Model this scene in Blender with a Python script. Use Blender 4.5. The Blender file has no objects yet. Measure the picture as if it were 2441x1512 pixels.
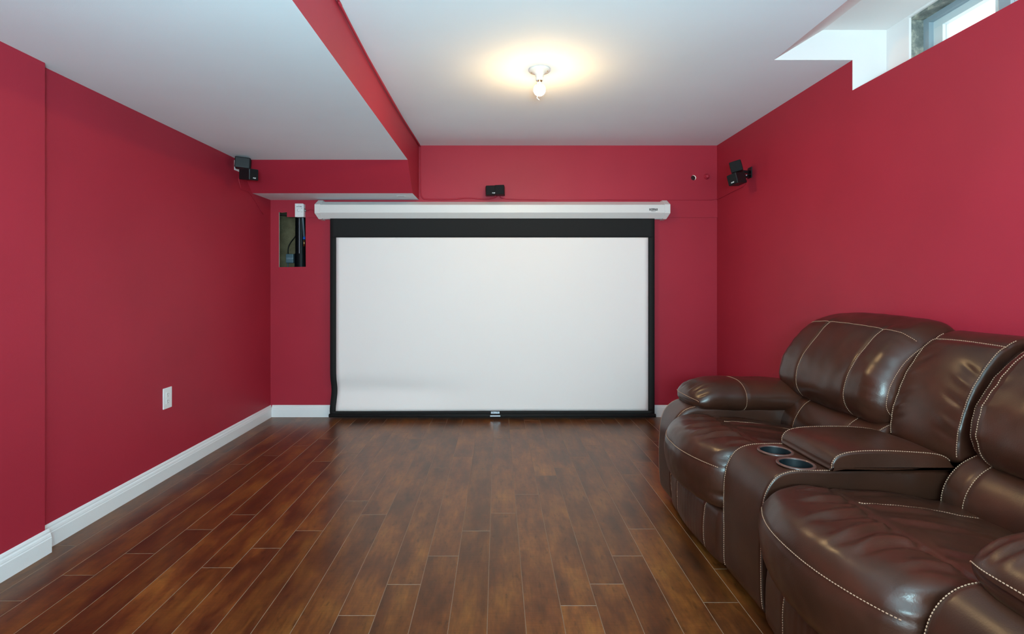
import bpy, bmesh, math, random
import numpy as np
from mathutils import Vector, Matrix, Euler, noise as mnoise
random.seed(7); np.random.seed(7)
S = bpy.context.scene
COL = S.collection
PI = math.pi

# ------------------------------------------------------------------ camera
CZ = 1.128; F = 1220.0
cd = bpy.data.cameras.new('camera'); cam = bpy.data.objects.new('camera', cd); COL.objects.link(cam)
cam.location = (0, 0, CZ); cam.rotation_euler = (PI/2, 0, 0)
cd.sensor_width = 36; cd.lens = 36*F/2441; cd.shift_x = 34.5/2441; cd.shift_y = -79/2441
cd.clip_start = 0.02
S.camera = cam

# ------------------------------------------------------------------ world, lights, exposure
w = bpy.data.worlds.new('overcast'); S.world = w; w.use_nodes = True
bg = w.node_tree.nodes['Background']
bg.inputs[0].default_value = (0.90, 0.95, 1.0, 1); bg.inputs[1].default_value = 2.4
S.view_settings.view_transform = 'Standard'; S.view_settings.look = 'None'
S.view_settings.gamma = 1; S.view_settings.use_curve_mapping = False
S.view_settings.exposure = 0.0
BULB = 900.0

R_ = math.radians
def area_light(name, loc, rot, sx, sy, power, col, portal=False):
    l = bpy.data.lights.new(name, 'AREA'); l.shape = 'RECTANGLE'; l.size = sx; l.size_y = sy
    l.energy = power; l.color = col
    if portal: l.cycles.is_portal = True
    o = bpy.data.objects.new(name, l); COL.objects.link(o); o.location = loc; o.rotation_euler = rot
    return o
# daylight through the basement window in the right wall, plus added fill light at an invented rear opening
area_light('window_daylight', (2.30, 1.86, 2.29), (0, PI/2, 0), 0.30, 1.3, 1, (1, 1, 1), True)
area_light('added_rear_fill', (-0.1, -2.87, 1.20), (PI/2, 0, 0), 3.0, 1.7, 40, (0.88, 0.95, 1.0))
# added cool fill lamp behind the camera, aimed up at the ceiling
area_light('added_ceiling_fill', (0.10, -0.55, 1.20), (R_(142), 0, 0), 0.5, 0.4, 155, (0.50, 0.89, 1.0))

# ------------------------------------------------------------------ materials
def mat(name, col, rough=0.5, spec=0.5, metal=0.0):
    m = bpy.data.materials.new(name); m.use_nodes = True
    b = m.node_tree.nodes['Principled BSDF']
    b.inputs['Base Color'].default_value = (*col, 1); b.inputs['Roughness'].default_value = rough
    b.inputs['Specular IOR Level'].default_value = spec; b.inputs['Metallic'].default_value = metal
    return m
def nn(m, t, **kw):
    n = m.node_tree.nodes.new(t)
    for k, v in kw.items(): setattr(n, k, v)
    return n
def lk(m, a, b): m.node_tree.links.new(a, b)
def noise_tex(m, scale, detail=4, rough=0.5, coord='Object', vscale=None, offset=None):
    tc = nn(m, 'ShaderNodeTexCoord'); src = tc.outputs[coord]
    if vscale is not None:
        mp = nn(m, 'ShaderNodeMapping'); lk(m, src, mp.inputs[0]); mp.inputs['Scale'].default_value = vscale; src = mp.outputs[0]
        if offset is not None: lk(m, offset, mp.inputs['Location'])
    n = nn(m, 'ShaderNodeTexNoise'); n.inputs['Scale'].default_value = scale; n.inputs['Detail'].default_value = detail
    n.inputs['Roughness'].default_value = rough; lk(m, src, n.inputs['Vector'])
    return n
def ramp(m, src, stops):
    r = nn(m, 'ShaderNodeValToRGB'); e = r.color_ramp.elements
    while len(e) < len(stops): e.new(0.5)
    for i, (p, c) in enumerate(stops): e[i].position = p; e[i].color = (*c, 1)
    lk(m, src, r.inputs[0]); return r
def bump(m, src, strength, dist):
    b = nn(m, 'ShaderNodeBump'); b.inputs['Strength'].default_value = strength; b.inputs['Distance'].default_value = dist
    lk(m, src, b.inputs['Height']); return b
def BS(m): return m.node_tree.nodes['Principled BSDF']

def painted(name, col, rough, var=0.06, spec=0.4):
    m = mat(name, col, rough, spec)
    n = noise_tex(m, 1.7, 3)
    a = tuple(c*(1-var) for c in col); b = tuple(min(1, c*(1+var)) for c in col)
    r = ramp(m, n.outputs[0], [(0.3, a), (0.7, b)]); lk(m, r.outputs[0], BS(m).inputs['Base Color'])
    f = noise_tex(m, 260, 2); bp = bump(m, f.outputs[0], 0.18, 0.0015); lk(m, bp.outputs[0], BS(m).inputs['Normal'])
    return m
M_red = painted('red_wall_paint', (0.395, 0.0215, 0.042), 0.52, spec=0.28)
M_ceil = painted('ceiling_paint', (0.83, 0.87, 0.91), 0.9, 0.02, 0.2)
M_white = painted('white_trim_paint', (0.82, 0.82, 0.82), 0.35, 0.01)
M_well = painted('white_recess_paint', (0.82, 0.76, 0.745), 0.7, 0.01)
M_gyp = mat('gypsum_board_edge', (0.75, 0.70, 0.62), 0.9)
M_case = mat('white_enamel', (0.73, 0.70, 0.68), 0.4)
M_blackcloth = mat('black_border_cloth', (0.012, 0.012, 0.012), 0.8, 0.3)
M_blackplastic = mat('black_plastic', (0.008, 0.008, 0.009), 0.45, 0.35)
M_grille = mat('black_speaker_cloth', (0.010, 0.010, 0.011), 0.8, 0.2)
M_whiteplastic = mat('white_plastic', (0.82, 0.82, 0.82), 0.3)
M_dark = mat('dark_slot', (0.01, 0.01, 0.01), 0.8)
M_silver = mat('brushed_silver', (0.55, 0.62, 0.70), 0.35, 0.5, 0.6)
M_grey = mat('grey_metal', (0.35, 0.36, 0.37), 0.4, 0.5, 0.7)
M_ink = mat('black_ink', (0.015, 0.015, 0.015), 0.6)
M_letter = mat('pale_lettering', (0.8, 0.8, 0.8), 0.5)
M_porc = mat('white_porcelain', (0.86, 0.80, 0.72), 0.25)
M_brass = mat('brass', (0.6, 0.4, 0.15), 0.3, 0.5, 1.0)
M_abs = mat('black_drain_pipe', (0.004, 0.005, 0.006), 0.42, 0.12)
M_pex = mat('grey_blue_pipe', (0.10, 0.14, 0.17), 0.4)
M_bluefit = mat('blue_fitting', (0.01, 0.10, 0.45), 0.4)
M_boxgrey = mat('blue_grey_plastic', (0.09, 0.14, 0.17), 0.5)
M_alu = mat('grey_window_frame', (0.30, 0.36, 0.40), 0.4)
M_sash = mat('pale_window_sash', (0.62, 0.68, 0.68), 0.4)
M_stitch = mat('tan_thread', (0.42, 0.235, 0.15), 0.7)
M_cup = mat('dark_cup_plastic', (0.004, 0.008, 0.010), 0.55, 0.2)
M_cupring = mat('brown_cup_ring', (0.10, 0.045, 0.035), 0.28)
M_under = mat('black_underside', (0.01, 0.01, 0.01), 0.9)

# projection surface
M_screen = mat('matte_white_screen', (0.88, 0.82, 0.795), 0.95, 0.05)
n = noise_tex(M_screen, 500, 2); lk(M_screen, bump(M_screen, n.outputs[0], 0.1, 0.001).outputs[0], BS(M_screen).inputs['Normal'])

# concrete
def concrete(name, c0, c1, c2):
    m = mat(name, c1, 0.95, 0.2)
    n = noise_tex(m, 9, 8, 0.7)
    r = ramp(m, n.outputs[0], [(0.32, c0), (0.5, c1), (0.66, c2)]); lk(m, r.outputs[0], BS(m).inputs['Base Color'])
    f = noise_tex(m, 60, 6, 0.7); lk(m, bump(m, f.outputs[0], 0.7, 0.006).outputs[0], BS(m).inputs['Normal'])
    return m
M_conc = concrete('olive_concrete', (0.10, 0.075, 0.040), (0.15, 0.115, 0.065), (0.19, 0.15, 0.085))
M_reveal = concrete('weathered_concrete', (0.10, 0.11, 0.10), (0.21, 0.22, 0.20), (0.60, 0.56, 0.44))

# leather
def leather():
    m = mat('brown_leather', (0.06, 0.024, 0.016), 0.36, 0.40)
    n = noise_tex(m, 3.2, 5, 0.6)
    r = ramp(m, n.outputs[0], [(0.30, (0.029, 0.0108, 0.0062)), (0.52, (0.044, 0.0148, 0.0082)), (0.72, (0.068, 0.0182, 0.0098))])
    lk(m, r.outputs[0], BS(m).inputs['Base Color'])
    tc = nn(m, 'ShaderNodeTexCoord')
    v = nn(m, 'ShaderNodeTexVoronoi', feature='SMOOTH_F1'); v.inputs['Scale'].default_value = 300; v.inputs['Smoothness'].default_value = 0.6; lk(m, tc.outputs['Object'], v.inputs['Vector'])
    b1 = bump(m, v.outputs['Distance'], 0.10, 0.0013)
    g = noise_tex(m, 16, 2, 0.5)
    b2 = bump(m, g.outputs[0], 0.10, 0.0025); lk(m, b1.outputs[0], b2.inputs['Normal'])
    lk(m, b2.outputs[0], BS(m).inputs['Normal'])
    rr = nn(m, 'ShaderNodeMapRange'); lk(m, g.outputs[0], rr.inputs[0]); rr.inputs[3].default_value = 0.26; rr.inputs[4].default_value = 0.36
    lk(m, rr.outputs[0], BS(m).inputs['Roughness'])
    return m
M_leather = leather()

# laminate planks
def wood():
    m = mat('dark_laminate', (0.09, 0.035, 0.014), 0.3, 0.9)
    BS(m).inputs['Specular Tint'].default_value = (1.0, 0.62, 0.36, 1)
    oi = nn(m, 'ShaderNodeObjectInfo')
    mul = nn(m, 'ShaderNodeVectorMath', operation='SCALE'); mul.inputs[0].default_value = (17.3, 31.7, 9.1)
    lk(m, oi.outputs['Random'], mul.inputs['Scale'])
    a = noise_tex(m, 1.0, 5, 0.6, 'Object', (9.0, 3.0, 1), mul.outputs[0])       # blotches
    g = noise_tex(m, 1.0, 6, 0.65, 'Object', (85.0, 9.0, 1), mul.outputs[0])      # grain along the board
    s = noise_tex(m, 1.0, 3, 0.6, 'Object', (14.0, 210.0, 1), mul.outputs[0])     # saw marks across
    kn = noise_tex(m, 1.0, 4, 0.7, 'Object', (46.0, 16.0, 1), mul.outputs[0])      # knots and scrapes
    r1 = ramp(m, a.outputs[0], [(0.28, (0.032, 0.0100, 0.0044)), (0.45, (0.094, 0.0255, 0.0070)), (0.58, (0.160, 0.050, 0.0105)), (0.76, (0.25, 0.094, 0.0170))])
    r2 = ramp(m, g.outputs[0], [(0.28, (0.50, 0.46, 0.44)), (0.52, (1, 1, 1)), (0.8, (1.28, 1.22, 1.15))])
    mx = nn(m, 'ShaderNodeMix', data_type='RGBA', blend_type='MULTIPLY'); mx.inputs[0].default_value = 0.8
    lk(m, r1.outputs[0], mx.inputs[6]); lk(m, r2.outputs[0], mx.inputs[7])
    r3 = ramp(m, s.outputs[0], [(0.35, (0.82, 0.82, 0.82)), (0.65, (1.12, 1.1, 1.08))])
    mx2 = nn(m, 'ShaderNodeMix', data_type='RGBA', blend_type='MULTIPLY'); mx2.inputs[0].default_value = 0.7
    lk(m, mx.outputs[2], mx2.inputs[6]); lk(m, r3.outputs[0], mx2.inputs[7])
    r4 = ramp(m, kn.outputs[0], [(0.30, (0.28, 0.26, 0.25)), (0.42, (0.92, 0.92, 0.92)), (0.55, (1, 1, 1)), (0.72, (1.35, 1.28, 1.15))])
    mx3 = nn(m, 'ShaderNodeMix', data_type='RGBA', blend_type='MULTIPLY'); mx3.inputs[0].default_value = 0.85
    lk(m, mx2.outputs[2], mx3.inputs[6]); lk(m, r4.outputs[0], mx3.inputs[7])
    hv = nn(m, 'ShaderNodeHueSaturation')
    mr = nn(m, 'ShaderNodeMapRange'); lk(m, oi.outputs['Random'], mr.inputs[0]); mr.inputs[3].default_value = 0.76; mr.inputs[4].default_value = 1.16
    lk(m, mr.outputs[0], hv.inputs['Value']); lk(m, mx3.outputs[2], hv.inputs['Color'])
    lk(m, hv.outputs[0], BS(m).inputs['Base Color'])
    lk(m, bump(m, s.outputs[0], 0.10, 0.0012).outputs[0], BS(m).inputs['Normal'])
    mrr = nn(m, 'ShaderNodeMapRange'); lk(m, g.outputs[0], mrr.inputs[0]); mrr.inputs[3].default_value = 0.29; mrr.inputs[4].default_value = 0.39
    lk(m, mrr.outputs[0], BS(m).inputs['Roughness'])
    return m
M_wood = wood()
M_joint = mat('pale_bevel', (0.24, 0.145, 0.090), 0.5)

# glass and lamp
M_glass = bpy.data.materials.new('window_glass'); M_glass.use_nodes = True
nt = M_glass.node_tree; nt.nodes.clear()
o_ = nt.nodes.new('ShaderNodeOutputMaterial'); mxs = nt.nodes.new('ShaderNodeMixShader'); tr = nt.nodes.new('ShaderNodeBsdfTransparent'); gl = nt.nodes.new('ShaderNodeBsdfGlossy')
gl.inputs['Roughness'].default_value = 0.02; mxs.inputs[0].default_value = 0.07
nt.links.new(tr.outputs[0], mxs.inputs[1]); nt.links.new(gl.outputs[0], mxs.inputs[2]); nt.links.new(mxs.outputs[0], o_.inputs[0])
M_bulb = bpy.data.materials.new('lit_bulb'); M_bulb.use_nodes = True
b_ = BS(M_bulb); b_.inputs['Base Color'].default_value = (1, 1, 1, 1)
b_.inputs['Emission Color'].default_value = (1.0, 0.65, 0.28, 1); b_.inputs['Emission Strength'].default_value = BULB

M_bulb2 = M_bulb.copy(); M_bulb2.name = 'lit_bulb_shoulder'
BS(M_bulb2).inputs['Emission Strength'].default_value = 27.0; BS(M_bulb2).inputs['Emission Color'].default_value = (1.0, 0.80, 0.55, 1)

# ------------------------------------------------------------------ helpers
def link_mesh(name, me, m, parent=None, smooth=False):
    me.name = name
    o = bpy.data.objects.new(name, me); COL.objects.link(o)
    for x in (m if isinstance(m, (list, tuple)) else [m]): me.materials.append(x)
    if smooth:
        for p in me.polygons: p.use_smooth = True
    if parent is not None: o.parent = parent
    return o
def from_bm(name, bm, m, parent=None, smooth=False):
    bmesh.ops.recalc_face_normals(bm, faces=bm.faces)
    me = bpy.data.meshes.new(name); bm.to_mesh(me); bm.free()
    return link_mesh(name, me, m, parent, smooth)
def struct(o): o['kind'] = 'structure'; return o
def empty(name, loc, label=None, cat=None, group=None):
    o = bpy.data.objects.new(name, None); COL.objects.link(o); o.location = loc; o.empty_display_size = 0.05
    if label: o['label'] = label; o['category'] = cat
    if group: o['group'] = group
    return o
def tag(o, label, cat, group=None):
    o['label'] = label; o['category'] = cat
    if group: o['group'] = group
    return o
def box(bm, x0, x1, y0, y1, z0, z1, mi=0, mtx=None):
    vs = [bm.verts.new((x, y, z)) for x in (x0, x1) for y in (y0, y1) for z in (z0, z1)]
    if mtx is not None:
        for v in vs: v.co = mtx @ v.co
    fs = []
    for q in ((0, 1, 3, 2), (4, 6, 7, 5), (0, 4, 5, 1), (2, 3, 7, 6), (0, 2, 6, 4), (1, 5, 7, 3)):
        f = bm.faces.new([vs[i] for i in q]); f.material_index = mi; fs.append(f)
    return vs, fs
def rbox(x0, x1, y0, y1, z0, z1, r, seg=3, mtx=None):
    bm = bmesh.new(); box(bm, x0, x1, y0, y1, z0, z1)
    bmesh.ops.bevel(bm, geom=list(bm.edges), offset=r, segments=seg, affect='EDGES', profile=0.5)
    if mtx is not None: bmesh.ops.transform(bm, matrix=mtx, verts=bm.verts)
    return bm
def prism_x(bm, prof, x0, x1, mi=0):
    a = [bm.verts.new((x0, y, z)) for y, z in prof]; b = [bm.verts.new((x1, y, z)) for y, z in prof]
    k = len(prof); fs = []
    for i in range(k):
        f = bm.faces.new((a[i], a[(i+1) % k], b[(i+1) % k], b[i])); f.material_index = mi; fs.append(f)
    fs.append(bm.faces.new(a)); fs.append(bm.faces.new(b[::-1]))
    return fs
def prism_path(bm, prof, p0, p1, nrm, up=Vector((0, 0, 1))):
    """profile (d along nrm, z) extruded from p0 to p1"""
    a = [bm.verts.new(p0 + nrm*d + up*z) for d, z in prof]; b = [bm.verts.new(p1 + nrm*d + up*z) for d, z in prof]
    k = len(prof)
    for i in range(k): bm.faces.new((a[i], a[(i+1) % k], b[(i+1) % k], b[i]))
    bm.faces.new(a); bm.faces.new(b[::-1])
def lathe(bm, prof, cx, cy, seg=32, mi=0, mtx=None):
    rings = []
    for r, z in prof:
        if r < 1e-6: rings.append([bm.verts.new((cx, cy, z))])
        else: rings.append([bm.verts.new((cx+r*math.cos(2*PI*i/seg), cy+r*math.sin(2*PI*i/seg), z)) for i in range(seg)])
    for a, b in zip(rings, rings[1:]):
        for i in range(seg):
            j = (i+1) % seg
            if len(a) == 1 and len(b) == 1: continue
            if len(a) == 1: f = bm.faces.new((a[0], b[i], b[j]))
            elif len(b) == 1: f = bm.faces.new((a[i], b[0], a[j]))
            else: f = bm.faces.new((a[i], b[i], b[j], a[j]))
            f.material_index = mi
    if mtx is not None:
        for ring in rings:
            for v in ring: v.co = mtx @ v.co
def catmull(pts, n=8, closed=False):
    P = [Vector(p) for p in pts]; out = []; k = len(P)
    rng = range(k if closed else k-1)
    for i in rng:
        g = (lambda q: P[q % k]) if closed else (lambda q: P[max(0, min(k-1, q))])
        p0, p1, p2, p3 = g(i-1), g(i), g(i+1), g(i+2)
        for s in range(n):
            t = s/n
            out.append(0.5*((2*p1) + (p2-p0)*t + (2*p0-5*p1+4*p2-p3)*t*t + (3*p1-p0-3*p2+p3)*t**3))
    if not closed: out.append(P[-1].copy())
    return out
def tube(bm, pts, r, seg=8, caps=True):
    pts = [Vector(p) for p in pts]; rings = []; prev = None
    for i, p in enumerate(pts):
        t = (pts[min(i+1, len(pts)-1)] - pts[max(i-1, 0)]).normalized()
        if prev is None:
            a = Vector((0, 0, 1)) if abs(t.z) < 0.9 else Vector((1, 0, 0)); prev = t.cross(a).normalized()
        nv = (prev - t*prev.dot(t)).normalized(); prev = nv; bv = t.cross(nv)
        rings.append([bm.verts.new(p + (nv*math.cos(2*PI*k/seg) + bv*math.sin(2*PI*k/seg))*r) for k in range(seg)])
    for a, b in zip(rings, rings[1:]):
        for k in range(seg): bm.faces.new((a[k], a[(k+1) % seg], b[(k+1) % seg], b[k]))
    if caps: bm.faces.new(rings[0][::-1]); bm.faces.new(rings[-1])
def tube_obj(name, pts, r, m, parent=None, seg=8, sm=True):
    bm = bmesh.new(); tube(bm, pts, r, seg); return from_bm(name, bm, m, parent, sm)
def carve(o, cutters):
    """boolean-difference cutters out of o, for good"""
    for c in cutters:
        md = o.modifiers.new('cut', 'BOOLEAN'); md.operation = 'DIFFERENCE'; md.object = c; md.solver = 'EXACT'
    bpy.context.view_layer.update()
    dg = bpy.context.evaluated_depsgraph_get()
    me = bpy.data.meshes.new_from_object(o.evaluated_get(dg))
    o.modifiers.clear(); old = o.data; o.data = me; nm = old.name; bpy.data.meshes.remove(old); me.name = nm
    for c in cutters:
        d = c.data; bpy.data.objects.remove(c); bpy.data.meshes.remove(d)
def lettering(name, txt, loc, rot, size, m, parent, shear=0.0, depth=0.0006, width=None, bold=0.0):
    cu = bpy.data.curves.new(name, 'FONT'); cu.body = txt; cu.size = size; cu.align_x = 'CENTER'; cu.align_y = 'CENTER'
    cu.shear = shear; cu.extrude = depth; cu.offset = bold
    t = bpy.data.objects.new(name, cu); COL.objects.link(t)
    bpy.context.view_layer.update()
    me = bpy.data.meshes.new_from_object(t.evaluated_get(bpy.context.evaluated_depsgraph_get()))
    bpy.data.objects.remove(t); bpy.data.curves.remove(cu)
    if width:
        xs = [v.co.x for v in me.vertices]; k = width/(max(xs)-min(xs))
        for v in me.vertices: v.co.x *= k
    mtx = Matrix.Translation(loc) @ Euler(rot).to_matrix().to_4x4()
    me.transform(mtx)
    me.materials.clear()
    return link_mesh(name, me, m, parent)
def px(x, y, Y): return Vector(((x-1186)*Y/F, Y, CZ-(y-677)*Y/F))

# ------------------------------------------------------------------ room shell
XL, XR, YB, YR = -1.926, 1.862, 4.343, -2.8
XP, YP = -1.888, 2.135            # shallow pillar on the left, towards the camera
ZC, ZD = 2.303, 2.05              # ceiling, dropped ceiling
XB = -0.667                       # right face of the dropped part
YW0, YW1, ZS, ZW = 1.20, 2.684, 2.144, 2.46   # window recess
XO = 2.04

# floor with laminate planks
floor = empty('floor', (0, 0, 0)); struct(floor)
bm = bmesh.new(); box(bm, XL-0.1, XR+0.1, YR-0.1, YB+0.1, -0.05, -0.008); from_bm('underlay', bm, M_joint, floor)
PW, PL = 0.127, 1.217
joints = {-14: 1.82, -13: 1.98, -12: 2.14, -11: 2.348, -10: 2.50, -9: 2.033, -8: 2.182, -7: 2.337, -6: 2.66, -5: 2.502, -4: 1.74, -3: 1.919,
          -2: 2.12, -1: 2.336, 0: 2.516, 1: 2.741, 2: 1.793, 3: 1.923, 4: 2.121, 5: 2.355}
cache = {}
def plank_mesh(wd, ln):
    key = (round(wd, 4), round(ln, 3))
    if key in cache: return cache[key]
    bm = bmesh.new(); c = 0.0013; t = 0.0012
    def ring(x0, x1, y0, y1, z): return [bm.verts.new(p) for p in ((x0, y0, z), (x1, y0, z), (x1, y1, z), (x0, y1, z))]
    hx, hy = wd/2, ln/2
    a = ring(-hx, hx, -hy, hy, -0.008); b = ring(-hx, hx, -hy, hy, -t); d = ring(-hx+c, hx-c, -hy+c, hy-c, 0)
    for i in range(4):
        j = (i+1) % 4
        bm.faces.new((a[i], a[j], b[j], b[i])).material_index = 1
        bm.faces.new((b[i], b[j], d[j], d[i])).material_index = 1
    bm.faces.new(d)
    me = bpy.data.meshes.new('plank'); bm.to_mesh(me); bm.free()
    me.materials.append(M_wood); me.materials.append(M_joint)
    cache[key] = me; return me
X0 = -0.034
for r in range(-15, 15):
    a, b = X0+PW*r, X0+PW*(r+1)
    a2, b2 = max(a, XL), min(b, XR)
    if b2-a2 < 0.01: continue
    j = joints.get(r, 1.75+((r*0.213) % PL))
    k = math.floor((YR-j)/PL); y = j+k*PL
    while y < YB:
        y0, y1 = max(y, YR), min(y+PL, YB)
        if y1-y0 > 0.02:
            o = bpy.data.objects.new('plank', plank_mesh(b2-a2, y1-y0)); COL.objects.link(o)
            o.location = ((a2+b2)/2, (y0+y1)/2, 0); o.parent = floor
        y += PL

# back wall (drywall with an access hole and a round hole)
bm = bmesh.new(); box(bm, XL-0.1, XR+0.1, YB, YB+0.013, -0.05, ZC+0.1)
wall_back = struct(from_bm('wall_back', bm, [M_red, M_gyp]))
hx0, hx1, hxm, hz0, hz1, hz2 = -1.8546, -1.627, -1.787, 1.270, 1.695, 1.737
bm = bmesh.new()
pl = [(hx0, hz0), (hx1, hz0+0.003), (hx1-0.002, hz1), (hxm, hz1+0.001), (hxm, hz2), (hx0+0.02, hz2-0.004), (hx0, hz2)]
a = [bm.verts.new((x, YB-0.05, z)) for x, z in pl]; b = [bm.verts.new((x, YB+0.05, z)) for x, z in pl]
for i in range(len(pl)): bm.faces.new((a[i], a[(i+1) % len(pl)], b[(i+1) % len(pl)], b[i]))
bm.faces.new(a); bm.faces.new(b[::-1])
c1 = from_bm('cutter', bm, M_gyp)
bm = bmesh.new(); lathe(bm, [(0, -0.05), (0.0215, -0.05), (0.0215, 0.05), (0, 0.05)], 0, 0, 24, 0, Matrix.Translation((1.663, YB, 2.0287)) @ Matrix.Rotation(PI/2, 4, 'X'))
c2 = from_bm('cutter', bm, M_gyp)
carve(wall_back, [c1, c2])
for p in wall_back.data.polygons:
    c = p.center
    if abs(p.normal.y) < 0.5 and XL < c.x < XR and 1.0 < c.z < 2.2: p.material_index = 1
# void behind the wall
bm = bmesh.new()
box(bm, -2.05, -1.45, 4.60, 4.64, 1.0, 2.0)
struct(from_bm('wall_foundation', bm, M_conc))
bm = bmesh.new()
bm.free()
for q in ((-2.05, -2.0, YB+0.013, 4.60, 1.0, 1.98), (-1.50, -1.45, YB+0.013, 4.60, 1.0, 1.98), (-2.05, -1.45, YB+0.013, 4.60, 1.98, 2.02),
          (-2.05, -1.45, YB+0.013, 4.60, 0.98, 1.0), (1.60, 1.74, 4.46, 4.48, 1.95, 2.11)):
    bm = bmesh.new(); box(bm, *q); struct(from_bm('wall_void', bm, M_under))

bm = bmesh.new(); box(bm, XL-0.1, XL, YP-0.02, YB+0.05, -0.05, ZC+0.05); struct(from_bm('wall_left', bm, M_red))
bm = bmesh.new(); box(bm, XL-0.1, XP, YR-0.05, 0.3, -0.05, ZC+0.05); struct(from_bm('wall_pillar_rear', bm, M_ceil))
bm = bmesh.new(); box(bm, XL-0.1, XP, 0.3, YP, -0.05, ZC+0.05); struct(from_bm('wall_pillar', bm, M_red))
bm = bmesh.new()
box(bm, XR, XR+0.1, 0.3, YB+0.05, -0.05, ZS-0.0004)
box(bm, XR, XR+0.1, YW1+0.002, YB+0.05, ZS-0.0003, ZC+0.05); box(bm, XR, XR+0.1, 0.3, YW0-0.002, ZS-0.002, ZC+0.05)
struct(from_bm('wall_right', bm, M_red))
bm = bmesh.new(); box(bm, XR, XR+0.1, YR-0.05, 0.3, -0.05, ZC+0.05); struct(from_bm('wall_right_rear', bm, M_ceil))
# rear wall behind the camera, with a wide opening invented to let light in
bm = bmesh.new()
box(bm, XL-0.1, -1.6, YR-0.1, YR, -0.05, ZC+0.1); box(bm, 1.4, XR+0.1, YR-0.1, YR, -0.05, ZC+0.1)
box(bm, -1.6, 1.4, YR-0.1, YR, -0.05, 0.35); box(bm, -1.6, 1.4, YR-0.1, YR, 2.03, ZC+0.1)
struct(from_bm('wall_rear', bm, M_ceil))

# ceilings
bm = bmesh.new()
box(bm, XB-0.02, 1.45, YR-0.05, YB+0.05, ZC, ZC+0.03)
box(bm, 1.45, XR+0.1, YW1+0.002, YB+0.05, ZC, ZC+0.03); box(bm, 1.45, XR+0.1, YR-0.05, YW0, ZC, ZC+0.03)
struct(from_bm('ceiling', bm, M_ceil))
bm = bmesh.new()
vs, fs = box(bm, XL-0.05, XB, YR-0.05, 3.80, ZD, ZC+0.03)
o = struct(from_bm('ceiling_dropped', bm, [M_ceil, M_red]))
for p in o.data.polygons:
    if abs(p.normal.z) < 0.5: p.material_index = 1
bm = bmesh.new(); prism_x(bm, [(3.80, ZD), (4.02, 1.840), (YB+0.002, 1.840), (YB+0.002, ZC+0.02), (3.80, ZC+0.02)], XL-0.02, XB)
o = struct(from_bm('ceiling_bulkhead', bm, [M_red, M_ceil]))
for p in o.data.polygons:
    if p.normal.z < -0.9: p.material_index = 1

# window recess
bm = bmesh.new()
for y0, y1 in ((YW1, YW1+0.0015), (YW0-0.0015, YW0)):                 # far and near cheeks
    pl = [(1.45, ZC), (XR, ZC), (XR, ZS), (XO+0.08, ZS), (XO+0.08, ZW), (1.70, ZW)]
    a = [bm.verts.new((x, y0, z)) for x, z in pl]; b = [bm.verts.new((x, y1, z)) for x, z in pl]
    for i in range(6): bm.faces.new((a[i], a[(i+1) % 6], b[(i+1) % 6], b[i]))
    bm.faces.new(a); bm.faces.new(b[::-1])
box(bm, 1.70, XO+0.12, YW0, YW1, ZW, ZW+0.02)                         # top
box(bm, XR+0.0005, XO+0.12, YW0, YW1, ZS-0.0003, ZS)                           # sill
v = [bm.verts.new(p) for p in ((1.45, YW0, ZC+0.0), (1.45, YW1, ZC+0.0), (1.707, YW1, ZW), (1.707, YW0, ZW), (1.45, YW0, ZC+0.03), (1.45, YW1, ZC+0.03), (1.70, YW1, ZW+0.02), (1.70, YW0, ZW+0.02))]
for q in ((0, 1, 2, 3), (4, 7, 6, 5), (0, 4, 5, 1), (3, 2, 6, 7), (0, 3, 7, 4), (1, 5, 6, 2)): bm.faces.new([v[i] for i in q])
box(bm, XO, XO+0.012, 2.538, YW1-0.0002, ZS+0.0002, ZW-0.0002)                             # outer wall strip beyond the window
box(bm, XO, XO+0.012, YW0, 2.5378, 2.449, ZW-0.0002)
struct(from_bm('wall_recess', bm, M_well))

win = empty('window_1', (2.118, 1.85, ZS)); struct(win)
def wpart(name, bm, m, parent=win, sm=False):
    o = from_bm(name, bm, m, None, sm); o.parent = parent
    o.matrix_parent_inverse = Matrix.Translation(-Vector(win.location)) if parent == win else Matrix.Identity(4)
    return o
def adopt(o, parent):
    """parent o (built in world coordinates) under a thing without moving it"""
    o.parent = parent; bpy.context.view_layer.update(); o.matrix_parent_inverse = parent.matrix_world.inverted(); return o
bm = bmesh.new()
box(bm, XO+0.0125, 2.20, 2.5382, 2.60, ZS-0.05, ZW-0.002); box(bm, XO+0.0125, 2.20, YW0-0.05, YW0-0.002, ZS-0.05, ZW-0.002)
adopt(from_bm('reveal', bm, M_reveal), win)
bm = bmesh.new(); vs, fs = box(bm, XO+0.0125, 2.20, YW0, 2.538, 2.436, ZW-0.002)
adopt(from_bm('lintel', bm, M_reveal), win)
bm = bmesh.new()
for (y0, y1, z0, z1) in ((2.506, 2.5378, 2.1601, 2.4098), (YW0, YW0+0.03, 2.1601, 2.4098), (YW0, 2.5378, 2.410, 2.4358), (YW0, 2.5378, 2.10, 2.16)): box(bm, 2.112, 2.20, y0, y1, z0, z1)
fr = adopt(from_bm('window_frame', bm, M_alu), win)
bm = bmesh.new()
for (y0, y1, z0, z1) in ((2.455, 2.506, 2.1902, 2.3748), (2.1705, 2.195, 2.1902, 2.3748), (2.1705, 2.506, 2.375, 2.410), (2.1705, 2.506, 2.16, 2.19)): box(bm, 2.135, 2.165, y0, y1, z0, z1)
adopt(from_bm('sash', bm, M_sash), win)
bm = bmesh.new()
for (y0, y1, z0, z1) in ((2.12, 2.168, 2.16, 2.410), (YW0+0.0302, YW0+0.06, 2.1902, 2.3748), (YW0+0.0302, 2.1198, 2.375, 2.410), (YW0+0.0302, 2.1198, 2.16, 2.19)): box(bm, 2.125, 2.155, y0, y1, z0, z1)
adopt(from_bm('sash', bm, M_alu), win)
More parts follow.
